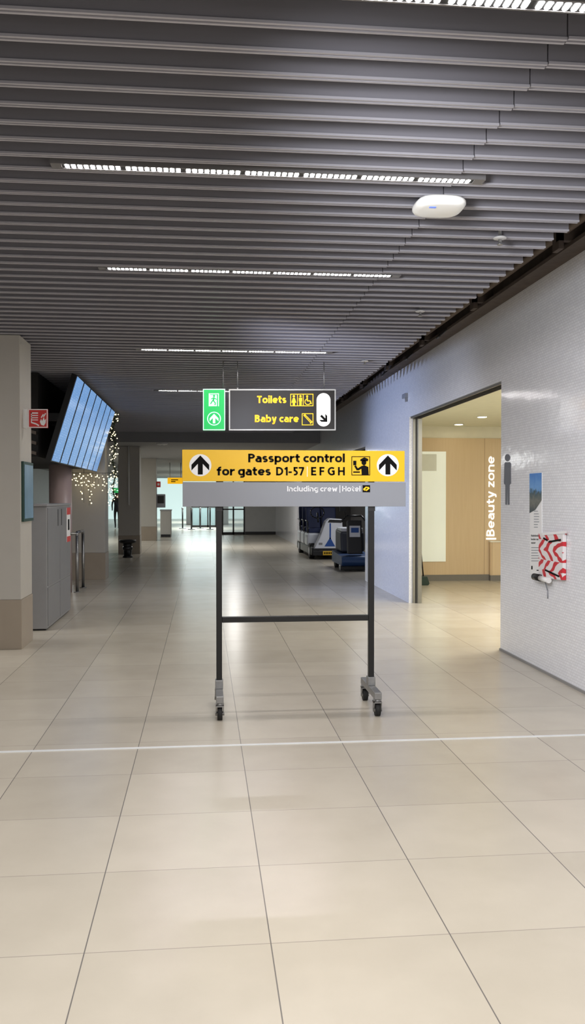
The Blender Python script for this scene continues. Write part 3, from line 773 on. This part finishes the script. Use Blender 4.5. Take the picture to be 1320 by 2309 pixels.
b = nb(); cyl(b, p + V((0, .16, 0)), p + V((0, .03, 0)), .03, 16); box(b, p.x, XW, p.y + .05, p.y + .12, p.z - .03, p.z + .02); obj('body', b, BLACK, t)
b = nb(); cyl(b, p + V((0, .03, 0)), p + V((0, -.16, -.005)), .022, 16); obj('roll', b, WPL, t)
b = nb(); tube(b, [p + V((.02, -.02, -.02)), p + V((.04, -.03, -.1)), p + V((.046, -.02, -.17))], .005); obj('cord', b, GREYP, t)
p = W(912, 896, X=XW - .03)
t = thing('wall_bracket', p, 'small grey bracket on the tiled wall above the doorway corner', 'bracket')
b = nb(); box(b, p.x - .01, XW, p.y - .1, p.y + .1, p.z - .01, p.z + .05); obj('arm', b, GREYP, t)
b = nb(); box(b, p.x, p.x + .02, p.y - .09, p.y - .05, p.z - .07, p.z); obj('hook', b, GALV, t)

# ------------------------------------------------------------------ lobby contents
LP = Plane((0, -.002, 0), Y=15.195)
ws = letter_line('|Beauty zone', LP.p(1115.5, 1216, 1), LP.p(1115.5, 1029, 1), LP.p(1097.5, 1216, 1) - LP.p(1115.5, 1216, 1), .16, .09)
t = thing('wall_lettering', LP.p(1107, 1214, 1), 'white vertical beauty zone lettering on the wood panelling', 'lettering')
for bm in ws: obj('word', bm, M('white_glow_letters', (250, 250, 250), .4, es=.6), t, keep=True)  # glow put into the letters to keep them white in warm lobby light
a, d = LP.p(949, 1018, 0), LP.p(1005, 1266, 0)
t = thing('glass_panel', ((a.x + d.x) / 2, 15.18, d.z), 'pale frosted glass panel on wood wall inside the doorway', 'glass panel')
b = nb(); box(b, a.x, d.x, 15.17, 15.195, d.z, a.z); gp = obj('pane', b, FROST, t, .003)
GP = Plane((0, -.002, 0), Y=15.168)
b = nb(); GP.rect(b, 952, 1024, 985, 1062); obj('grey_notice', b, M('notice_grey', (216, 219, 208), .4), gp)
a, d = LP.p(1103, 1222, 0), LP.p(1128, 1298, 0)
t = thing('niche_cabinet', ((a.x + d.x) / 2, 15.14, 0), 'low wooden cabinet under the vertical lettering', 'cabinet')
b = nb(); box(b, a.x, a.x + .8, 15.1, 15.18, 0.1, a.z); obj('body', b, WOOD, t, .003)
b = nb(); box(b, a.x - .01, a.x + .81, 15.08, 15.18, a.z, a.z + .02); obj('top', b, CREAM, t)
b = nb(); box(b, a.x, a.x + .8, 15.1, 15.18, 0, .1); obj('plinth', b, M('lobby_skirting', (120, 114, 106)), t)
for (px, py, lb) in ((1035, 957, 'recessed downlight in lobby ceiling, farther one'), (1088, 940, 'recessed downlight in lobby ceiling, nearer one')):
    p = W(px, py, Z=2.775)
    t = thing('downlight', p, lb, 'light', 'downlights in the lobby')
    b = nb(); lathe(b, p, [(.09, .004), (.09, -.004), (.075, -.006), (.07, .002)]); obj('ring', b, WPL, t)
    b = nb(); cyl(b, p + V((0, 0, -.003)), p + V((0, 0, -.008)), .068, 20); obj('lamp', b, M('warm_lamp', (255, 240, 210), .4, es=20), t)
# broom and dustpan
t = thing('broom', (3.68, 14.98, 0), 'black handled broom leaning behind the steel door jamb', 'broom')
b = nb(); cyl(b, (3.69, 14.95, .1), (3.73, 15.155, 1.2), .018, 10); obj('handle', b, BLACK, t)
b = nb(); prism(b, [(3.58, 14.92, .09), (3.78, 14.92, .09), (3.74, 14.92, .15), (3.62, 14.92, .15)], (0, .06, 0)); obj('head', b, BLACK, t)
b = nb(); prism(b, [(3.57, 14.92, 0), (3.79, 14.92, 0), (3.77, 14.92, .09), (3.59, 14.92, .09)], (0, .06, 0)); obj('bristles', b, M('bristle_dark', (34, 40, 38), .9, bump=.8, scale=60), t)
t = thing('dustpan', (3.76, 14.5, 0), 'dark green long handled dustpan beside the broom', 'dustpan')
b = nb(); prism(b, [(3.68, 14.45, 0), (3.82, 14.45, 0), (3.84, 14.45, .03), (3.80, 14.45, .15), (3.70, 14.45, .15), (3.66, 14.45, .03)], (0, .14, 0)); obj('pan', b, M('pan_green', (22, 50, 42), .5), t, .006)
b = nb(); cyl(b, (3.75, 14.53, .15), (3.69, 14.62, .98), .012, 10); obj('handle', b, DARK, t)

# ------------------------------------------------------------------ vehicles in the recess
BLUE = M('buggy_blue', (30, 42, 84), .6); WHB = M('buggy_white', (216, 218, 224), .3, var=.03); BLU2 = M('logo_blue', (40, 80, 150), .4)
VX = -.1
bx0, bx1, by0, by1 = 2.66 + VX, 3.5 + VX, 20.7, 24.0
t = thing('passenger_buggy', (3.08 + VX, 22.3, 0), 'white electric passenger buggy with dark blue seats in the recess', 'buggy')
b = nb(); box(b, bx0 + .03, bx1 - .03, by0 + .05, by1, .1, .3); obj('chassis', b, BLACK, t, .02)
b = nb(); prism(b, [(2.74 + VX, by0, .24), (3.47 + VX, by0, .24), (3.44 + VX, by0, .98), (3.12 + VX, by0, 1.0), (3.03 + VX, by0, .92), (2.9 + VX, by0, .56)], (0, .36, 0)); cw = obj('front_cowl', b, WHB, t, .03)
b = nb(); prism(b, [(3.0 + VX, by0 - .006, .32), (3.26 + VX, by0 - .006, .32), (3.14 + VX, by0 - .006, .54)], (0, .012, 0)); prism(b, [(3.122 + VX, by0 - .006, .5), (3.158 + VX, by0 - .006, .5), (3.158 + VX, by0 - .006, .88), (3.122 + VX, by0 - .006, .88)], (0, .012, 0)); obj('blue_emblem', b, BLU2, cw)
for xa in (2.86, 3.33):
    b = nb(); box(b, xa + VX, xa + .09 + VX, by0 - .008, by0 + .02, .36, .41); obj('head_lamp', b, GALV, cw)
b = nb(); box(b, 2.76 + VX, 3.46 + VX, by0 - .007, by0 + .02, .235, .275); obj('lower_trim', b, DARK, cw)
b = nb(); prism(b, [(3.08 + VX, by0 - .008, .9), (3.42 + VX, by0 - .008, .89), (3.42 + VX, by0 - .008, .96), (3.12 + VX, by0 - .008, .97)], (0, .012, 0)); obj('dash_panel', b, DARK, cw)
b = nb(); box(b, bx0 + .06, bx1 - .04, by0 - .02, by0 + .1, .1, .22); obj('bumper', b, BLACK, t, .01)
b = nb(); box(b, 2.96 + VX, 3.24 + VX, by0 - .035, by0 - .02, .11, .21); pt = obj('number_plate', b, M('plate_yellow', (226, 178, 40), .4), t)
b = nb()
for k in range(6): box(b, 2.985 + VX + k * .04, 3.01 + VX + k * .04, by0 - .0375, by0 - .035, .135, .185)
obj('plate_marks', b, INK, pt)
for k in range(3):
    y0 = by0 + .75 + k * .85
    b = nb(); box(b, bx0 + .0, bx1, y0 - .1, y0 + .55, .3, .62); obj('side_panel', b, WHB, t, .05)
    for s in range(2):
        xa = bx0 + .04 + s * .4
        b = nb(); box(b, xa, xa + .36, y0 - .05, y0 + .42, .62, .74); obj('seat', b, BLUE, t, .03)
        b = nb(); prism(b, [(xa, y0 + .38, .7), (xa, y0 + .46, .7), (xa, y0 + .58, 1.24), (xa, y0 + .5, 1.26)], (.36, 0, 0)); obj('backrest', b, BLUE, t, .025)
        b = nb(); box(b, xa + .08, xa + .28, y0 + .5, y0 + .58, 1.27, 1.42); obj('headrest', b, BLUE, t, .025)
    b = nb(); tube(b, [V((bx0 + .02, y0 - .05, .62)), V((bx0 + .02, y0, .9)), V((bx0 + .02, y0 + .45, .92))], .018, 10); obj('armrest', b, BLACK, t)
b = nb(); cyl(b, (2.9 + VX, by0 + .4, .9), (2.9 + VX, by0 + .55, 1.12), .02); obj('steering_column', b, BLACK, t)
b = nb()
for i in range(16):
    a1, a2 = 2 * PI * i / 16, 2 * PI * (i + 1) / 16
    cyl(b, V((2.9 + VX + .17 * math.cos(a1), by0 + .56 + .04 * math.sin(a1), 1.13 + .14 * math.sin(a1))), V((2.9 + VX + .17 * math.cos(a2), by0 + .56 + .04 * math.sin(a2), 1.13 + .14 * math.sin(a2))), .014, 8)
obj('steering_wheel', b, BLACK, t)
for x in (bx0 + .02, bx1 - .14):
    for yy in (by0 + .45, by1 - .55):
        b = nb(); cyl(b, (x, yy, .19), (x + .12, yy, .19), .19, 24); wl = obj('wheel', b, RUB, t)
        b = nb(); cyl(b, (x - .004, yy, .19), (x + .124, yy, .19), .09, 16); obj('hub', b, WHB, wl)

t = thing('floor_scrubber', (3.1, 17.7, 0), 'blue ride-on floor scrubber with black controls beside the buggy', 'floor scrubber')
sx0, sx1, sy0, sy1 = 2.78, 3.42, 17.3, 18.7
SB = M('scrubber_blue', (48, 74, 116), .45)
b = nb(); prism(b, [(sx0, sy0 + .08, .1), (sx0, sy0, .2), (sx0, sy0 + .04, .3), (sx0, sy1, .36), (sx0, sy1, .1)], (sx1 - sx0, 0, 0)); obj('deck', b, SB, t, .03)
b = nb(); box(b, sx0 - .03, sx1 + .03, sy0 - .03, sy0 + .16, .03, .11); obj('squeegee', b, BLACK, t, .01)
b = nb(); prism(b, [(sx0 + .08, sy0 + .6, .36), (sx0 + .08, sy0 + .68, .78), (sx0 + .08, sy1, .82), (sx0 + .08, sy1, .36)], (sx1 - sx0 - .14, 0, 0)); obj('tank', b, M('tank_dark', (44, 48, 58), .5), t, .04)
b = nb(); box(b, sx0 + .1, sx1 - .08, sy0 + .7, sy1 - .05, .78, .86); obj('tank_lid', b, WHB, t, .02)
b = nb(); prism(b, [(sx0 + .16, sy0 + .2, .34), (sx0 + .16, sy0 + .34, .34), (sx0 + .16, sy0 + .42, 1.0), (sx0 + .16, sy0 + .3, 1.04)], (.3, 0, 0)); obj('control_column', b, DARK, t, .02)
b = nb(); box(b, sx0 + .2, sx0 + .42, sy0 + .25, sy0 + .28, .62, .92); obj('white_console', b, WHB, t)
b = nb(); box(b, sx0 + .23, sx0 + .39, sy0 + .244, sy0 + .25, .78, .88); obj('display', b, BLU2, t)
b = nb(); tube(b, [V((sx0 + .04, sy0 + .3, 1.0)), V((sx0 + .14, sy0 + .34, 1.12)), V((sx0 + .46, sy0 + .34, 1.12)), V((sx0 + .56, sy0 + .3, 1.0))], .02, 10); obj('handlebar', b, BLACK, t)
b = nb(); cyl(b, (sx0 + .12, sy0 + .3, 1.1), (sx0 + .08, sy0 + .3, 1.32), .012); box(b, sx0 + .0, sx0 + .14, sy0 + .28, sy0 + .31, 1.22, 1.36); obj('mirror', b, DARK, t)
for x in (sx0 + .02, sx1 - .1):
    b = nb(); cyl(b, (x, sy1 - .3, .12), (x + .08, sy1 - .3, .12), .12, 20); obj('wheel', b, RUB, t)
t = thing('bollard', W(582, 1203, Z=0), 'slim black post standing before the far grey end wall', 'post')
p = ORG[t]
b = nb(); cyl(b, p, p + V((0, 0, .95)), .03, 12); obj('shaft', b, BLACK, t)
b = nb(); cyl(b, p, p + V((0, 0, .02)), .14, 18); obj('base', b, BLACK, t)

# ------------------------------------------------------------------ far end
def glass_door(x0, x1, y, h, label, n=2):
    t = thing('glass_door', ((x0 + x1) / 2, y, 0), label, 'glass door')
    b = nb(); w = (x1 - x0) / n
    for i in range(n + 1): box(b, x0 + i * w - .03, x0 + i * w + .03, y - .03, y + .03, 0, h)
    box(b, x0, x1, y - .03, y + .03, h - .06, h); box(b, x0, x1, y - .03, y + .03, 0, .1); box(b, x0, x1, y - .03, y + .03, 1.0, 1.05); obj('frame', b, DARK, t)
    for i in range(n):
        b = nb(); box(b, x0 + i * w + .03, x0 + (i + 1) * w - .03, y - .005, y + .005, .1, h - .06); obj('pane', b, GLASS, t)
    return t
glass_door(.75, 1.63, 35.1, 2.3, 'dark framed glass door beside the far end wall')
glass_door(-.6, .6, 44, 2.2, 'glass gate with dark frame deep in the bright far hall', 3)
st = None
for px, py, lb in ((412, 1192, 'grey queue post in the far hall, leftmost'), (432, 1194, 'grey queue post in the far hall, second from left'), (452, 1192, 'grey queue post in the far hall, third from left'), (474, 1194, 'grey queue post in the far hall nearest the glass door')):
    p = W(px, py, Z=0)
    if st is None:
        t = thing('queue_post', p, lb, 'queue post', 'queue posts in the far hall'); st = t
        b = nb(); cyl(b, p, p + V((0, 0, 1.0)), .035, 12); obj('shaft', b, DARK, t)
        b = nb(); cyl(b, p, p + V((0, 0, .03)), .17, 20); obj('base', b, GREYP, t)
        b = nb(); cyl(b, p + V((0, 0, .93)), p + V((0, 0, 1.02)), .045, 12); obj('cap', b, GALV, t)
    else: dup(st, p, lb)
t = thing('check_desk', (.2, 50, 0), 'white check desk at the back of the bright far hall', 'desk')
b = nb(); box(b, -1.0, 1.4, 49.6, 50.4, 0, 1.05); obj('body', b, WPL, t, .02)
b = nb(); box(b, -1.1, 1.5, 49.5, 50.5, 1.05, 1.1); obj('top', b, GREYP, t)
# yellow far sign
YP = Plane((0, -.004, 0), Y=34)
a, d = YP.p(378, 1077, 0), YP.p(413, 1091, 0)
t = thing('overhead_sign', ((a.x + d.x) / 2, 34, d.z), 'glowing yellow overhead sign at the far end left of the corridor', 'sign')
b = nb(); box(b, a.x, d.x, 34, 34.1, d.z, a.z); sg = obj('panel', b, LITY, t)
b = nb(); YP.rect(b, 386, 1081, 402, 1083); YP.rect(b, 386, 1085, 396, 1087); obj('writing', b, INK, sg)
for q in (.15, .85):
    x = a.x + (d.x - a.x) * q; b = nb(); cyl(b, (x, 34.05, a.z), (x, 34.05, 2.86), .012, 8); obj('hanging_rod', b, GALV, t)
# box and red flag sign on last pillar
t = thing('wall_phone_box', (-1.55, 30.7, 1.2), 'grey wall box with dark screen on the farthest pillar', 'box')
b = nb(); box(b, -1.65, -1.35, 30.55, 30.85, 1.15, 1.62); obj('case', b, GREYP, t, .01)
b = nb(); box(b, -1.61, -1.39, 30.535, 30.55, 1.3, 1.56); obj('screen', b, DARK, t)
t = thing('wall_counter', (-1.45, 33.5, 0), 'beige low cabinet beyond the farthest pillar', 'cabinet')
b = nb(); box(b, -1.65, -1.25, 33.2, 33.9, 0, 1.0); obj('body', b, PIL, t, .01)
b = nb(); box(b, -1.67, -1.23, 33.18, 33.92, 1.0, 1.04); obj('top', b, GREYW, t)
b = nb(); box(b, -1.63, -1.27, 33.17, 33.2, 0, .1); obj('plinth', b, DARK, t)
t = thing('alarm_sign', (-1.55, 30.45, 1.85), 'small red flag sign on the farthest pillar', 'sign')
b = nb(); box(b, -1.65, -1.5, 30.44, 30.46, 1.86, 2.06); pn = obj('panel', b, RED, t)
b = nb(); box(b, -1.61, -1.54, 30.436, 30.44, 1.92, 2.0); obj('white_mark', b, WHT, pn)
p = W(366, 1001, Z=2.84)
t = thing('smoke_detector', p, 'round white detector on the dark far ceiling', 'detector')
b = nb(); lathe(b, p, [(.05, -.03), (.12, -.02), (.14, .0), (.14, .02)]); obj('body', b, WPL, t)
b = nb(); cyl(b, p + V((0, 0, -.04)), p + V((0, 0, -.028)), .03); obj('sensor', b, GREYP, t)
# far green exit sign
p = W(266, 1106, Y=36)
t = thing('exit_box', p, 'tiny green exit box sign far behind the left pillars', 'exit sign')
b = nb(); box(b, p.x - .2, p.x + .2, 36, 36.06, p.z - .1, p.z + .1); sg = obj('panel', b, LITG, t)
b = nb(); box(b, p.x - .05, p.x + .12, 35.99, 36, p.z - .02, p.z + .02); obj('arrow', b, LITG2, sg)
b = nb(); cyl(b, (p.x, 36.03, p.z + .1), (p.x, 36.03, 2.86), .01, 8); obj('hanging_rod', b, GALV, t)

# person walking in the far left hall
p = W(264, 1192, Z=0)
t = thing('person', p, 'person in dark clothes walking far away between the left pillars', 'person')
J = [(0, 0, .95), (0, .01, 1.15), (0, 0, 1.36), (0, -.01, 1.48), (0, -.03, 1.58), (0, -.03, 1.70),
     (.17, 0, 1.41), (.22, .08, 1.14), (.2, .02, .9), (.2, -.01, .82), (-.17, 0, 1.41), (-.22, -.1, 1.15), (-.2, -.2, .95), (-.2, -.23, .87),
     (.09, 0, .9), (.1, -.14, .5), (.1, -.2, .09), (.1, -.33, .04), (-.09, 0, .9), (-.1, .04, .5), (-.1, .25, .12), (-.1, .17, .03)]
R = [.14, .13, .15, .06, .085, .07, .07, .05, .038, .035, .07, .05, .038, .035, .095, .065, .045, .035, .095, .065, .045, .035]
E = [(0, 1), (1, 2), (2, 3), (3, 4), (4, 5), (2, 6), (6, 7), (7, 8), (8, 9), (2, 10), (10, 11), (11, 12), (12, 13), (0, 14), (14, 15), (15, 16), (16, 17), (0, 18), (18, 19), (19, 20), (20, 21)]
me = bpy.data.meshes.new('body'); me.from_pydata(J, E, []); me.update()
o = bpy.data.objects.new('body', me); C.objects.link(o); o.parent = t; ORG[o] = p; me.materials.append(person_mat())
sk = o.modifiers.new('skin', 'SKIN')
for i, r in enumerate(R): me.skin_vertices[0].data[i].radius = (r, r * .8)
me.skin_vertices[0].data[0].use_root = True
o.modifiers.new('sub', 'SUBSURF').levels = 1; o.modifiers['sub'].render_levels = 1
b = nb(); ball(b, p + V((0, .0, 1.68)), .1, 8, (.92, 1, .95)); obj('hair', b, M('hair_dark', (30, 24, 20), .7), t)

# ------------------------------------------------------------------ lamps and added fill lights
def area(name, loc, sx, sy, e, col=(1, 1, 1), rot=(0, 0, 0)):
    l = bpy.data.lights.new(name, 'AREA'); l.shape = 'RECTANGLE'; l.size = sx; l.size_y = sy; l.energy = e; l.color = col
    o = bpy.data.objects.new(name, l); C.objects.link(o); o.location = loc; o.rotation_euler = rot
    return o
area('foreground_lamp', (.4, 1.9, 3.05), 3.2, .5, 74, (1, .97, .93))
area('entrance_lamp', (.4, -.6, 3.05), 3.2, .8, 108, (1, .97, .93))
area('lobby_lamp', (4.6, 9.4, 2.75), 1.6, 1.2, 112, (1, .95, .83))
area('lobby_back_lamp', (4.9, 10.9, 2.76), 1.2, .5, 58, (1, .95, .83))
area('left_hall_lamp', (-5, 9, 3.05), 2, 3, 130, (1, .98, .95))
area('left_hall_far_lamp', (-5, 30, 2.84), 1.2, 4, 190, (.97, 1, .98))
area('far_hall_lamp', (0, 42, 2.84), 2, 1.2, 290, (.9, 1, .98))
area('far_hall_back_lamp', (0, 53, 2.84), 3, 1.2, 340, (.9, 1, .98))
area('end_lamp', (.9, 26, 2.84), .3, 1.2, 95, (1, .98, .95))
area('recess_fill', (3.7, 18.6, 2.57), .8, 1.2, 45, (.95, .97, 1))  # added light without a fixture, brightens the parked vehicles
def spot(name, loc, target, e, col, ang, blend=.8, rad=.1):
    l = bpy.data.lights.new(name, 'SPOT'); l.energy = e; l.color = col; l.spot_size = math.radians(ang); l.spot_blend = blend; l.shadow_soft_size = rad
    o = bpy.data.objects.new(name, l); C.objects.link(o); o.location = loc
    o.rotation_euler = (V(target) - V(loc)).to_track_quat('-Z', 'Y').to_euler()
spot('screen_glow_fill', (-1.3, 13.4, 2.3), (2.9, 13.2, 1.8), 430, (.5, .62, 1), 78)  # added blue spot, tints the tiled wall in place of the screens' light
spot('wall_fill_spot', (0, 2.4, 2.6), (2.9, 6.6, 1.8), 400, (.92, .94, 1), 72, 1, .3)  # unseen spot added to brighten and cool the near tiled wall
spot('wall_fill_spot_far', (.1, 7.2, 2.6), (2.9, 11.6, 1.9), 270, (.74, .8, 1), 65, 1, .3)  # second unseen added spot, for the wall around the doorway
w = bpy.data.worlds.new('world'); scene.world = w; w.use_nodes = True
w.node_tree.nodes['Background'].inputs[0].default_value = (.97, .96, 1, 1); w.node_tree.nodes['Background'].inputs[1].default_value = .5
